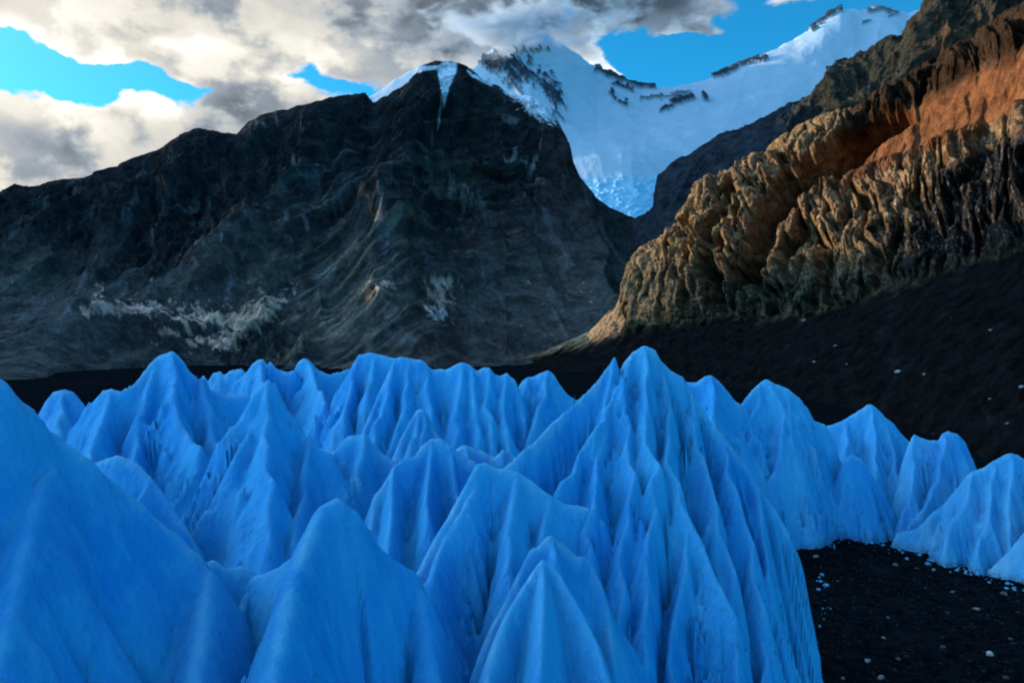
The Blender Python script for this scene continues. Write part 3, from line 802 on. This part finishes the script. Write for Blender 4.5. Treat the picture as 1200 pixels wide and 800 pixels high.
def all_seracs():
    # ---- foreground
    serac('huge smooth ice slab leaning in from the lower left corner',
          [[(-420, 250, 23), (-200, 330, 25), (-90, 385, 26), (0, 444, 27), (30, 475, 27.5), (60, 508, 28), (100, 535, 28.4), (130, 562, 29), (165, 590, 29.5), (200, 622, 30), (225, 645, 30), (243, 668, 30), (241, 700, 28.5), (236, 740, 27), (226, 800, 25), (215, 860, 23.5)],
           [(60, 508, 28), (40, 600, 25), (10, 720, 22), (-10, 820, 20)]],
          res=.16, fins=.2, a=2.2, b=5, c=1.5, flute=.19, fw=3.0, rough=.08, seed=1, frost_rimlight=.8, rnd=.5, clip=lambda X, Y, h: np.where(Y < 9, -5, h))
    serac('tall smooth rounded ice blade in front, bright strip down its left edge',
          [[(395, 583, 30), (380, 592, 29.6), (366, 618, 28.6), (352, 655, 27.4), (338, 700, 26), (325, 760, 24.4), (314, 820, 23)],
           [(395, 583, 30), (412, 594, 30.2), (428, 618, 30.6), (445, 640, 31), (462, 656, 31.4), (480, 668, 31.6), (490, 690, 31.4), (497, 730, 30.4), (502, 780, 29), (505, 830, 28)],
           [(380, 592, 29.6), (362, 625, 30.2), (347, 650, 30.8), (330, 662, 31.4), (312, 672, 32), (300, 674, 32.4)]],
          res=.11, fins=.12, a=3.6, b=6, c=3.0, flute=.16, fw=2.5, rough=.05, seed=2, rnd=.8, frost_rimlight=.7)
    serac('low broken ice block wedged between the left slab and the rounded blade',
          [[(240, 657, 32), (252, 656, 32), (262, 664, 32.2), (283, 663, 32.5), (298, 671, 32.8), (310, 680, 33)],
           [(240, 657, 32), (238, 690, 30.5), (242, 740, 28.5), (236, 800, 26.5)],
           [(298, 671, 32.8), (280, 710, 31), (262, 760, 29), (250, 810, 27)]],
          res=.14, a=2.8, b=3, c=1.5, flute=.3, fw=1.2, rough=.15, seed=3)
    serac('small sharp ice cone at the bottom in front of the tallest pinnacle',
          [[(636, 655, 33), (626, 668, 32.4), (612, 690, 31.6), (596, 716, 30.8), (582, 748, 29.6), (572, 780, 28.6), (566, 830, 27)],
           [(636, 655, 33), (650, 664, 32.8), (662, 685, 32.2), (680, 715, 31.4), (698, 752, 30.4), (712, 800, 29.2)],
           [(636, 655, 33), (636, 690, 31.2), (634, 740, 29.4), (630, 810, 27.2)]],
          res=.10, fins=.15, a=3.3, b=5, c=2.7, flute=.16, fw=1.6, rough=.05, seed=4, rnd=.25)
    serac('double toothed ice fin just behind the small front cone',
          [[(572, 742, 33.5), (590, 708, 34.2), (610, 668, 35), (622, 642, 35.6), (630, 640, 35.8), (646, 626, 36.2), (660, 636, 36.4), (672, 648, 36.4), (690, 654, 36.6), (702, 680, 36), (712, 715, 35.4), (716, 760, 34.4)],
           [(646, 626, 36.2), (655, 680, 34), (668, 740, 32)]],
          res=.14, a=2.8, b=3, c=1.5, flute=.3, fw=1.3, rough=.10, seed=5)
    # ---- the tallest pinnacle
    serac('tallest deeply fluted ice pinnacle, notched double summit, right of centre',
          [[(562, 556, 44), (585, 552, 44.4), (600, 540, 44.8), (612, 528, 45.2), (625, 518, 45.8), (640, 503, 46.6), (655, 488, 47.4), (672, 474, 48), (688, 458, 48.6), (700, 446, 49), (712, 430, 49.4), (720, 419, 49.6), (726, 434, 49.8), (732, 424, 50), (742, 411, 50), (756, 404, 50), (768, 410, 50.2), (776, 424, 50.2), (786, 434, 50.2), (800, 441, 50.2), (812, 462, 50), (828, 486, 49.8), (846, 508, 49.4), (866, 534, 49), (886, 562, 48.6), (906, 592, 48.2), (922, 620, 47.8), (934, 648, 47.4), (942, 676, 47), (941, 700, 46.6), (930, 745, 45.6), (915, 790, 44.6)],
           [(720, 419, 49.6), (708, 462, 47.8), (690, 505, 46), (668, 548, 44.4), (650, 590, 43)],
           [(722, 436, 49.4), (716, 480, 47), (704, 530, 44.8), (697, 590, 42.6), (690, 640, 41)],
           [(742, 411, 50), (733, 470, 47.4), (738, 530, 45), (736, 600, 42.4), (728, 680, 40), (720, 760, 37.6), (716, 830, 36)],
           [(756, 404, 50), (757, 470, 47.2), (766, 540, 44.6), (764, 610, 42.2), (757, 690, 39.8), (752, 760, 37.8), (750, 840, 36)],
           [(776, 424, 50.2), (784, 490, 47.4), (792, 560, 44.6), (806, 600, 43.2), (800, 660, 41.4), (790, 730, 39.4), (788, 820, 37)],
           [(806, 600, 43.2), (824, 632, 42.4), (842, 672, 41.4), (858, 715, 40.2), (862, 790, 38.4)],
           [(812, 462, 50), (822, 530, 47.2), (836, 590, 45), (850, 640, 43.4), (866, 690, 42)],
           [(846, 508, 49.4), (862, 570, 46.6), (882, 630, 44.6), (893, 700, 42.6), (897, 770, 40.8), (900, 840, 39)],
           [(886, 562, 48.6), (900, 640, 45.8), (905, 710, 43.8), (900, 790, 41.8)]],
          res=.11, a=2.7, b=3.2, c=1.55, flute=.55, fw=1.0, rough=.10, seed=6, rnd=.05, asym=(1, 0, 1.1), fins=2.6, calm=(13.5, 16.0))
    # ---- piece in front-left of it
    serac('angular ice block with bright triangular left facets beside the tallest pinnacle',
          [[(486, 676, 37), (498, 655, 37.6), (512, 628, 38.4), (528, 602, 39.4), (545, 570, 40.6), (560, 543, 41.6), (570, 541, 41.8), (584, 549, 42), (606, 552, 42.2), (626, 566, 42.2), (645, 580, 42.2), (662, 590, 42.4), (690, 594, 42.8), (706, 610, 42.6)],
           [(560, 543, 41.6), (548, 590, 39.6), (530, 618, 38.4), (519, 640, 37.4), (506, 664, 36.4), (490, 678, 35.8)],
           [(606, 552, 42.2), (600, 610, 39.4), (592, 670, 37), (598, 740, 34.6)],
           [(645, 580, 42.2), (640, 620, 40.2), (630, 660, 38.4)]],
          res=.12, a=3.2, b=4.0, c=2.3, flute=.3, fw=1.3, rough=.08, seed=7, rnd=.25)
    # ---- middle distance, left
    serac('broad pale ice peak with a rounded summit, highest on the left side',
          [[(108, 470, 63), (122, 456, 63), (130, 453, 63), (142, 458, 63), (158, 450, 64), (168, 436, 65), (182, 420, 66), (192, 414, 66), (202, 411, 66), (211, 418, 66), (222, 434, 66), (234, 446, 66.5), (246, 456, 67), (262, 462, 67.5), (290, 462, 68)],
           [(202, 411, 66), (205, 455, 62), (212, 500, 58.5), (236, 520, 56.5)],
           [(182, 420, 66), (160, 500, 59), (150, 560, 54)],
           [(130, 453, 63), (108, 520, 57), (100, 560, 54)],
           [(236, 440, 66.5), (250, 500, 61), (258, 540, 58)]],
          res=.24, fins=.25, a=2.2, b=5, c=1.5, flute=.5, fw=2.2, rough=.12, seed=9)
    serac('smooth steep ice pinnacle with a thin crest in front of the broad left peak',
          [[(232, 640, 45), (215, 612, 45), (196, 585, 45.2), (178, 560, 45.6), (160, 540, 46), (140, 532, 46), (110, 540, 46)],
           [(178, 560, 45.6), (150, 610, 42.5), (130, 660, 40)],
           [(236, 604, 47), (262, 560, 48), (286, 500, 50), (302, 462, 51.6), (314, 443, 52), (320, 447, 52), (334, 470, 52), (348, 490, 52), (362, 508, 52), (376, 526, 52), (392, 531, 52)],
           [(314, 443, 52), (312, 500, 49), (318, 560, 45.6), (316, 620, 43)],
           [(362, 508, 52), (352, 570, 48), (345, 630, 44)]],
          res=.19, fins=.25, a=2.4, b=5.5, c=1.7, flute=.28, fw=2.4, rough=.08, seed=10)
    serac('small ice cone with a pale snow cap near the left edge',
          [[(48, 482, 80), (56, 466, 80), (62, 458, 80), (75, 455, 80), (86, 459, 80), (96, 470, 80), (104, 482, 80)], [(75, 455, 80), (70, 500, 74)]],
          res=.32, a=2.3, b=4, c=1.2, flute=.4, fw=2, seed=11, pale=0.35, frost_rimlight=1.4)
    serac('row of tiny pale ice teeth on the skyline left of the twin peak',
          [[(236, 447, 150), (238, 440, 150), (244, 446, 150), (250, 436, 150), (257, 434, 150), (263, 441, 150), (270, 434, 150), (274, 432, 150), (281, 431, 150), (290, 438, 150)]],
          res=.4, a=2.6, b=2.5, c=1.3, flute=.5, rough=.5, seed=12, pale=0.50, frost_rimlight=1.2)
    serac('twin tipped ice peak on the skyline left of centre',
          [[(276, 446, 110), (288, 438, 110), (296, 426, 110), (302, 421, 110), (309, 421, 110), (313, 428, 110), (317, 423, 110), (324, 432, 110), (336, 435, 110), (348, 434, 110)], [(306, 421, 110), (310, 450, 103)]],
          res=.34, a=2.4, b=4, c=1.2, flute=.5, fw=2.4, seed=13, pale=0.20)
    serac('solitary small pointed ice tooth on the skyline left of centre',
          [[(346, 438, 112), (350, 424, 112), (357, 419, 112), (364, 423, 112), (373, 434, 112), (385, 438, 112), (400, 434, 113), (408, 431, 114), (418, 436, 114)], [(360, 420, 112), (372, 452, 104), (384, 470, 98)]],
          res=.34, a=2.3, b=4, c=1.15, flute=.4, fw=2.4, seed=14, pale=0.20)
    serac('squarish ice tower on the skyline beside the broad fluted peak',
          [[(412, 444, 100), (415, 424, 100), (420, 416, 100), (432, 412, 100), (444, 415, 100), (456, 418, 100), (466, 420, 100)], [(420, 416, 100), (410, 460, 95), (404, 490, 91)], [(440, 414, 100), (432, 460, 93)]],
          res=.32, a=2.6, b=4, c=1.3, flute=.4, fw=2.2, seed=15, pale=0.20)
    serac('broad fluted ice peak with a flat jagged top at centre',
          [[(426, 506, 74), (436, 482, 75.6), (446, 458, 77.6), (456, 436, 79), (463, 420, 80), (470, 417, 80), (480, 420, 80), (492, 421, 80), (500, 427, 80), (506, 433, 80), (514, 432, 80), (522, 433, 80), (532, 428, 80), (542, 424, 80), (552, 428, 80), (559, 435, 80), (566, 430, 80), (573, 430, 80), (580, 438, 80), (586, 440, 80), (594, 437, 80), (602, 444, 80), (608, 460, 79.4), (614, 490, 78)],
           [(463, 420, 80), (452, 470, 75), (438, 510, 71.6), (432, 540, 69)],
           [(480, 420, 80), (474, 470, 75.5), (462, 520, 71.5)],
           [(500, 427, 80), (506, 470, 76), (500, 520, 72)],
           [(542, 424, 80), (538, 470, 76), (534, 520, 72.4)],
           [(552, 428, 80), (556, 470, 76.4), (558, 520, 73)],
           [(573, 430, 80), (572, 470, 76.6), (578, 515, 73.6)],
           [(594, 437, 80), (590, 480, 76.6), (596, 520, 73.6)]],
          res=.22, a=2.9, b=4, c=1.6, flute=.38, fw=1.3, rough=.14, seed=16, pale=0.12, rnd=.22)
    serac('small fluted ice cone standing at the foot of the broad centre peak',
          [[(470, 512, 66), (480, 494, 67), (488, 480, 67.6), (495, 478, 67.8), (501, 484, 67.8), (506, 496, 67.6), (512, 508, 67)], [(492, 479, 67.6), (482, 516, 64.6)], [(497, 479, 67.8), (497, 512, 65)]],
          res=.2, a=3.0, b=3, c=1.6, flute=.3, fw=1.1, seed=17, pale=0.30, frost_rimlight=1.3)
    serac('slanting ice peak on the skyline left of the tallest pinnacle',
          [[(606, 456, 84), (612, 446, 84), (619, 440, 84), (626, 441, 84), (634, 436, 84), (642, 433, 84), (648, 438, 84), (656, 450, 84), (664, 461, 84), (674, 467, 84), (690, 478, 84)], [(619, 440, 84), (608, 480, 80)], [(642, 433, 84), (630, 480, 78), (620, 520, 74)]],
          res=.26, a=2.7, b=4, c=1.4, flute=.4, fw=1.6, seed=18, pale=0.20)
    serac('dark blue triangular ice peak in the middle of the hollow',
          [[(340, 536, 57), (372, 533, 57), (392, 528, 57), (404, 514, 57.4), (416, 507, 57.6), (428, 504, 57.6), (436, 516, 57.6), (448, 530, 57.4), (462, 540, 57), (480, 552, 56)], [(428, 504, 57.6), (418, 560, 53), (400, 620, 49)], [(392, 528, 57), (372, 590, 51)]],
          res=.22, a=2.4, b=4, c=1.35, flute=.4, fw=1.8, seed=19)
    serac('ragged flat topped ice block left of the tallest pinnacle, dark hollow below',
          [[(436, 610, 45), (440, 578, 46), (450, 566, 46.4), (462, 545, 47), (474, 537, 47.6), (486, 534, 48), (494, 522, 48.6), (506, 513, 49), (516, 512, 49), (528, 520, 49), (540, 530, 49), (556, 540, 49)],
           [(462, 545, 47), (458, 590, 44.4), (452, 650, 41.6)],
           [(506, 513, 49), (504, 560, 46), (498, 610, 43.6)],
           [(528, 520, 49), (540, 570, 46.6), (546, 600, 45)]],
          res=.16, a=3.0, b=3, c=1.7, flute=.3, fw=1.3, seed=20)
    serac('ice knob with a white tip behind the ragged flat topped block',
          [[(528, 530, 55), (538, 524, 55), (545, 522, 55), (553, 524, 55), (570, 531, 55), (580, 534, 55), (588, 528, 55), (590, 524, 55), (593, 530, 55), (606, 536, 55)], [(547, 522, 55), (550, 556, 52)]],
          res=.18, a=2.6, b=3, c=1.5, flute=.3, fw=1.3, seed=21, pale=0.30, frost_rimlight=1.3)
    # ---- right hand row
    serac('ice peak half hidden behind the right shoulder of the tallest pinnacle',
          [[(790, 452, 92), (806, 446, 92), (816, 447, 92), (826, 440, 92), (833, 438, 92), (842, 444, 92), (852, 456, 92), (862, 468, 92), (874, 478, 92)], [(833, 438, 92), (838, 490, 85), (850, 540, 80)]],
          res=.28, a=2.4, b=4, c=2.4, flute=.4, fw=1.8, seed=22, pale=0.15, margin=16)
    serac('pointed fluted ice peak, first of the right hand row',
          [[(842, 504, 92), (858, 488, 93), (868, 474, 94), (880, 458, 95), (892, 447, 96), (899, 443, 96), (908, 448, 96), (922, 454, 96), (936, 464, 96), (946, 478, 96.4), (953, 491, 97), (968, 498, 98)],
           [(868, 474, 94), (852, 500, 91), (842, 508, 90)], [(892, 447, 96), (880, 500, 91), (866, 540, 88)], [(899, 443, 96), (916, 470, 94), (918, 510, 90.6), (906, 560, 88)], [(922, 454, 96), (930, 500, 92), (922, 550, 89)]],
          res=.24, a=2.8, b=4, c=2.4, flute=.42, fw=1.5, seed=23, pale=0.22, margin=13)
    serac('dark blue ice cone with one bright rim standing low in the right hand row',
          [[(940, 610, 95), (955, 600, 95), (968, 590, 94.6), (976, 574, 94.4), (983, 554, 94.2), (990, 538, 94), (997, 531, 94), (1008, 536, 94), (1020, 552, 94), (1036, 576, 94), (1046, 600, 93.4)]],
          res=.22, a=2.3, b=3, c=2.4, flute=.15, fw=2, seed=24, margin=9)
    serac('ridge shaped ice peak, second of the right hand row',
          [[(960, 500, 106), (975, 497, 106), (992, 490, 106), (1006, 481, 106), (1016, 474, 106), (1022, 473, 106), (1030, 480, 106), (1038, 489, 106), (1048, 496, 106), (1054, 505, 106), (1062, 514, 106), (1072, 520, 106)],
           [(1022, 473, 106), (1026, 520, 101), (1028, 570, 97)], [(1038, 489, 106), (1048, 530, 101), (1050, 570, 98)], [(992, 490, 106), (990, 540, 100), (980, 580, 97)]],
          res=.26, a=2.8, b=4, c=2.4, flute=.42, fw=1.6, seed=25, pale=0.25, margin=12)
    serac('narrow round topped ice tower between two right hand peaks',
          [[(1062, 530, 98), (1068, 514, 98), (1071, 509, 98), (1080, 513, 98), (1090, 516, 98), (1100, 515, 98), (1104, 508, 98), (1111, 505, 98), (1122, 508, 98), (1131, 518, 98), (1138, 534, 97.6), (1142, 548, 97)],
           [(1071, 509, 98), (1070, 560, 94), (1058, 600, 91.5)], [(1108, 506, 98), (1100, 550, 94.6), (1090, 590, 92)], [(1100, 560, 94), (1084, 590, 91.5), (1062, 620, 89)]],
          res=.22, a=3.0, b=4, c=1.7, flute=.36, fw=1.3, seed=26, pale=0.40, margin=9)
    serac('wide fluted ice wall at the right edge with pale foot',
          [[(1092, 604, 88), (1106, 590, 87), (1118, 575, 86), (1130, 560, 85.6), (1140, 551, 85), (1152, 546, 85), (1166, 538, 85), (1178, 531, 85), (1186, 529, 85), (1198, 535, 85), (1220, 545, 85), (1300, 560, 85)],
           [(1106, 590, 87), (1080, 612, 87), (1052, 622, 88)],
           [(1140, 551, 85), (1126, 590, 82.4), (1108, 634, 80.4)], [(1166, 538, 85), (1158, 590, 81.4), (1146, 640, 79)], [(1186, 529, 85), (1186, 580, 81.4), (1180, 640, 78.6)], [(1220, 545, 85), (1216, 600, 81)]],
          res=.2, a=3.0, b=3.4, c=1.8, flute=.4, fw=1.1, seed=27, pale=0.45, margin=8)
    serac('pale ice flank sliding in at the right edge above the dark ground',
          [[(1158, 668, 78), (1172, 655, 77.6), (1188, 638, 77), (1204, 618, 76.6), (1230, 590, 76), (1280, 560, 76), (1380, 540, 76)], [(1230, 590, 76), (1230, 650, 72.6)]],
          res=.2, a=2.4, b=3, c=1.9, flute=.2, fw=1.6, seed=28, pale=0.75, margin=7, frost_rimlight=1.3)


def glacier_floor():
    xs = np.arange(-170, 60, .42); ys = np.arange(12, 185, .42)
    X, Y = np.meshgrid(xs, ys)
    r1 = ridged(X / 13, Y / 15, 4, .5, k=2); r2 = ridged(X / 4.5, Y / 6, 3, .5, k=5)
    h = .4 + r1 * 5.5 + r2 * 1.6 + fbm(X / 3, Y / 3, 3, k=4) * .4
    h *= 1 + .25 * sstep(Y, 60, 120)
    h += sstep(-X, 18, 60) * 3.0
    edge = np.interp(Y, [12, 40, 60, 80, 100, 112, 130, 185], [10, 14, 15, 21, 31, 60, 70, 90]) + fbm(X / 9, Y / 9, 3, k=1) * 3
    far = 128 + X * -.22 + fbm(X / 14, Y / 14, 3, k=6) * 8
    w = sstep(edge - X, -3, 5) * sstep(far - Y, -4, 9)
    hole = np.exp(-(((X + 2.6) / 2.0) ** 2 + ((Y - 40) / 10.0) ** 2) ** 2)
    w = w * (1 - hole)
    # the open moraine in front of the right hand row
    fl = Y - (103 + (X - 37) * -2.1)
    w = w * np.where(X > 22, sstep(fl, 3, 9), 1)
    h = h * w - 2.2 * (1 - w)
    keep = h > -1.6
    F4 = grid_faces(*X.shape); F4 = F4[keep.ravel()[F4].any(1)]
    used = np.zeros(X.size, bool); used[F4.ravel()] = True; remap = np.cumsum(used) - 1
    V = np.stack([X, Y, h], -1).reshape(-1, 3)[used]
    fr = ((r1 > .8) * .2 + .05 * r2).ravel()[used]
    dirt = (1 - sstep(h - ground_height(X, Y), 0, 1.0)).ravel()[used] * .9
    o = link_mesh('glacier_surface', V, remap[F4], M_ice, True, {'frost_rimlight': fr, 'dirt': dirt})
    tag(o, 'low blue ice hummocks of the glacier between the pinnacles', kind='structure')


# ================================================================== STONES
def rock_mesh(seed, n=2, flat=.7):
    import bmesh
    bm = bmesh.new(); bmesh.ops.create_icosphere(bm, subdivisions=n, radius=1)
    rs = np.random.RandomState(seed)
    pl = rs.normal(size=(9, 3)); pl /= np.linalg.norm(pl, axis=1)[:, None]; dd = rs.uniform(.55, .9, 9)
    for v in bm.verts:
        p = np.array(v.co)
        for a, b in zip(pl, dd):
            k = p @ a
            if k > b: p = p - a * (k - b)
        p *= 1 + rs.uniform(-.05, .05)
        v.co = (p[0], p[1], p[2] * flat)
    V = np.array([v.co[:] for v in bm.verts]); Fc = np.array([[v.index for v in f.verts] for f in bm.faces]); bm.free()
    return V, Fc


def ray_down(px, py, G2=None):
    """the ground point on the photograph's ray"""
    y = 867 * H / (py - 400)
    for _ in range(12):
        x = (px - 600) / F * y
        y = (H - float(ground_height(np.array([x]), np.array([y]))[0])) * F / (py - 400)
    x = (px - 600) / F * y
    return x, y, float(ground_height(np.array([x]), np.array([y]))[0])


def boulders(slope):
    items = [
        (956, 651, 2.6, 'small tan stone lying against the right flank of the tallest ice pinnacle', (.30, .26, .19)),
        (1049, 661, 2.6, 'brownish stone alone below the bright triangular foot of the ice row', (.20, .16, .12)),
        (1116, 693, 2.0, 'left of two small grey stones below the ice wall', (.16, .16, .15)),
        (1177, 695, 3.2, 'flat brown stone near the right edge below the pale ice flank', (.17, .15, .12)),
        (1144, 713, 2.6, 'grey stone midway down the open dark ground near the right edge', (.22, .22, .21)),
        (1041, 723, 1.8, 'tiny grey stone highest in the middle of the dark ground', (.15, .16, .16)),
        (1036, 747, 2.2, 'small grey stone just above the large white one', (.24, .25, .24)),
        (1017, 773, 3.4, 'larger whitish stone in the dark ground at the bottom right', (.34, .35, .34)),
        (1052, 771, 2.2, 'dim slender stone right of the larger whitish one', (.14, .15, .15)),
        (1160, 765, 3.8, 'brightest rounded white stone near the bottom right corner', (.48, .50, .47)),
        (1033, 793, 3.6, 'oblong white stone at the bottom edge', (.30, .31, .31)),
        (988, 794, 2.4, 'small grey stone at the bottom edge nearest the tallest ice pinnacle', (.2, .2, .2)),
        (1105, 757, 2.8, 'dim grey stone halfway between the two whitest stones', (.08, .085, .09)),
        (1185, 748, 2.2, 'dim stone close to the right edge above the brightest one', (.09, .09, .085)),
        (1178, 793, 3.0, 'half buried dark stone in the bottom right corner', (.07, .07, .075)),
    ]
    for i, (px, py, s, lab, col) in enumerate(items):
        V, Fc = rock_mesh(40 + i, 3)
        x, y, z = ray_down(px, py + s * .5)
        r = s / F * y * 1.15
        rs = np.random.RandomState(i)
        V = V * np.array([r * rs.uniform(.95, 1.4), r * rs.uniform(.8, 1.1), r])
        c = np.zeros((len(V), 3)) + np.array(col)
        o = link_mesh('boulder', V, Fc, M_stone, False, {'rock': c})
        o.location = (x, y, z + r * .30); o.rotation_euler = (0, 0, rs.uniform(0, 6))
        tag(o, lab, 'stone', 'pale stones lying on the dark moraine')
    # boulders on the scree slope
    G2, gx, gy = slope
    qx, qy = pix(G2)
    sl = [(954, 424, 2.6, 'pale stone high on the dark scree above the first right hand ice peak', (.24, .24, .22)),
          (979, 405, 2.4, 'greyish stone highest on the dark scree slope below the crags', (.20, .20, .18)),
          (992, 427, 2.2, 'right of two pale stones above the first right hand ice peak', (.18, .17, .15)),
          (1053, 436, 4.0, 'large pale boulder in the middle of the dark scree slope', (.42, .42, .38)),
          (1083, 439, 3.0, 'tan boulder just right of the large pale one on the scree', (.24, .20, .15)),
          (943, 376, 4.0, 'pale rock at the foot of the crags above the scree', (.26, .26, .25)),
          (1018, 322, 4.5, 'pale block at the base of the crags in the shade', (.26, .25, .23)),
          (1161, 388, 3.0, 'small pale stone high on the scree near the right edge', (.2, .2, .19)),
          (1181, 497, 3.0, 'pale stone low on the scree near the right edge', (.2, .2, .2)),
          (1198, 455, 4.0, 'greyish stone cut by the right edge on the scree', (.3, .3, .3)),
          (1160, 467, 2.6, 'brown stone in the middle of the scree near the right edge', (.15, .13, .11))]
    for i, (px, py, s, lab, col) in enumerate(sl):
        k = np.argmin((qx - px) ** 2 + (qy - py) ** 2)
        p = G2.reshape(-1, 3)[k]
        V, Fc = rock_mesh(90 + i, 3)
        r = s / F * p[1] * .8
        rs = np.random.RandomState(50 + i)
        V = V * np.array([r * rs.uniform(1, 1.4), r * rs.uniform(.8, 1.1), r])
        o = link_mesh('boulder', V, Fc, M_stone, False, {'rock': np.zeros((len(V), 3)) + np.array(col)})
        o.location = (p[0], p[1], p[2] + r * .2); o.rotation_euler = (0, 0, rs.uniform(0, 6))
        tag(o, lab, 'stone', 'pale boulders on the dark scree slope')
    # countless small stones of the moraine
    rs = np.random.RandomState(5)
    protos = [rock_mesh(200 + i, 1) for i in range(8)]
    VV, FF, CC = [], [], []; base = 0
    n = 9000
    for i in range(n):
        y = 44 + 62 * rs.rand() ** 1.2; x = rs.uniform(12, 58)
        V, Fc = protos[i % 8]
        r = .05 + .16 * rs.rand() ** 5 + .03
        a = rs.uniform(0, 6.28); c_, s_ = math.cos(a), math.sin(a)
        W = V * r * np.array([rs.uniform(.9, 1.5), 1, 1])
        W = np.stack([W[:, 0] * c_ - W[:, 1] * s_, W[:, 0] * s_ + W[:, 1] * c_, W[:, 2]], 1)
        z = float(0)
        VV.append(W + np.array([x, y, 0])); FF.append(Fc + base); base += len(V)
        b = .010 + .03 * rs.rand() ** 4
        if rs.rand() < .004: b = .10
        CC.append(np.zeros((len(V), 3)) + b * np.array([1, 1, 1.02]))
    VV = np.concatenate(VV)
    nv = len(protos[0][0])
    cen = VV.reshape(n, nv, 3).mean(1)
    z = ground_height(cen[:, 0], cen[:, 1])
    VV[:, 2] += np.repeat(z, nv)
    o = link_mesh('rubble', VV, np.concatenate(FF), M_stone, False, {'rock': np.concatenate(CC)})
    tag(o, 'fine dark rubble covering the moraine beside the ice', kind='stuff')


def ice_chunks():
    """broken ice along the foot of the pinnacles where they meet the moraine"""
    rs = np.random.RandomState(11)
    lines = [([(938, 800), (958, 740), (966, 700), (956, 660), (940, 625)], 30, .8), ([(925, 612), (960, 618), (1000, 628), (1040, 638), (1080, 652), (1120, 664), (1160, 676), (1205, 690)], 120, .6)]
    protos = [rock_mesh(300 + i, 1, .8) for i in range(6)]
    VV, FF = [], []; base = 0
    for pts, n, spread in lines:
        pts = np.array(pts, float)
        for i in range(n):
            k = rs.uniform(0, len(pts) - 1.001); j = int(k); q = pts[j] + (pts[j + 1] - pts[j]) * (k - j)
            x, y, z = ray_down(q[0] + rs.normal() * 6 * spread + 1, q[1] + abs(rs.normal()) * 4)
            r = .04 + .30 * rs.rand() ** 4
            V, Fc = protos[rs.randint(6)]
            a = rs.uniform(0, 6.28)
            W = V * r * np.array([rs.uniform(.8, 1.6), 1, 1])
            W = np.stack([W[:, 0] * math.cos(a) - W[:, 1] * math.sin(a), W[:, 0] * math.sin(a) + W[:, 1] * math.cos(a), W[:, 2]], 1)
            VV.append(W + np.array([x, y, z + r * .2])); FF.append(Fc + base); base += len(V)
    VV = np.concatenate(VV); c = rs.rand(len(VV))
    o = link_mesh('ice_rubble', VV, np.concatenate(FF), M_ice, False, {'frost_rimlight': .3 + .5 * c, 'dirt': .55 * (rs.rand(len(VV)) < .5) * 1.0})
    tag(o, 'small broken ice pieces strewn where the pinnacles meet the dark moraine', kind='stuff')


left_mountain()
snow_mountain()
summit_cloud()
dark_ridge()
SL = crag_slope()
moraine()
glacier_floor()
all_seracs()
boulders(SL)
ice_chunks()
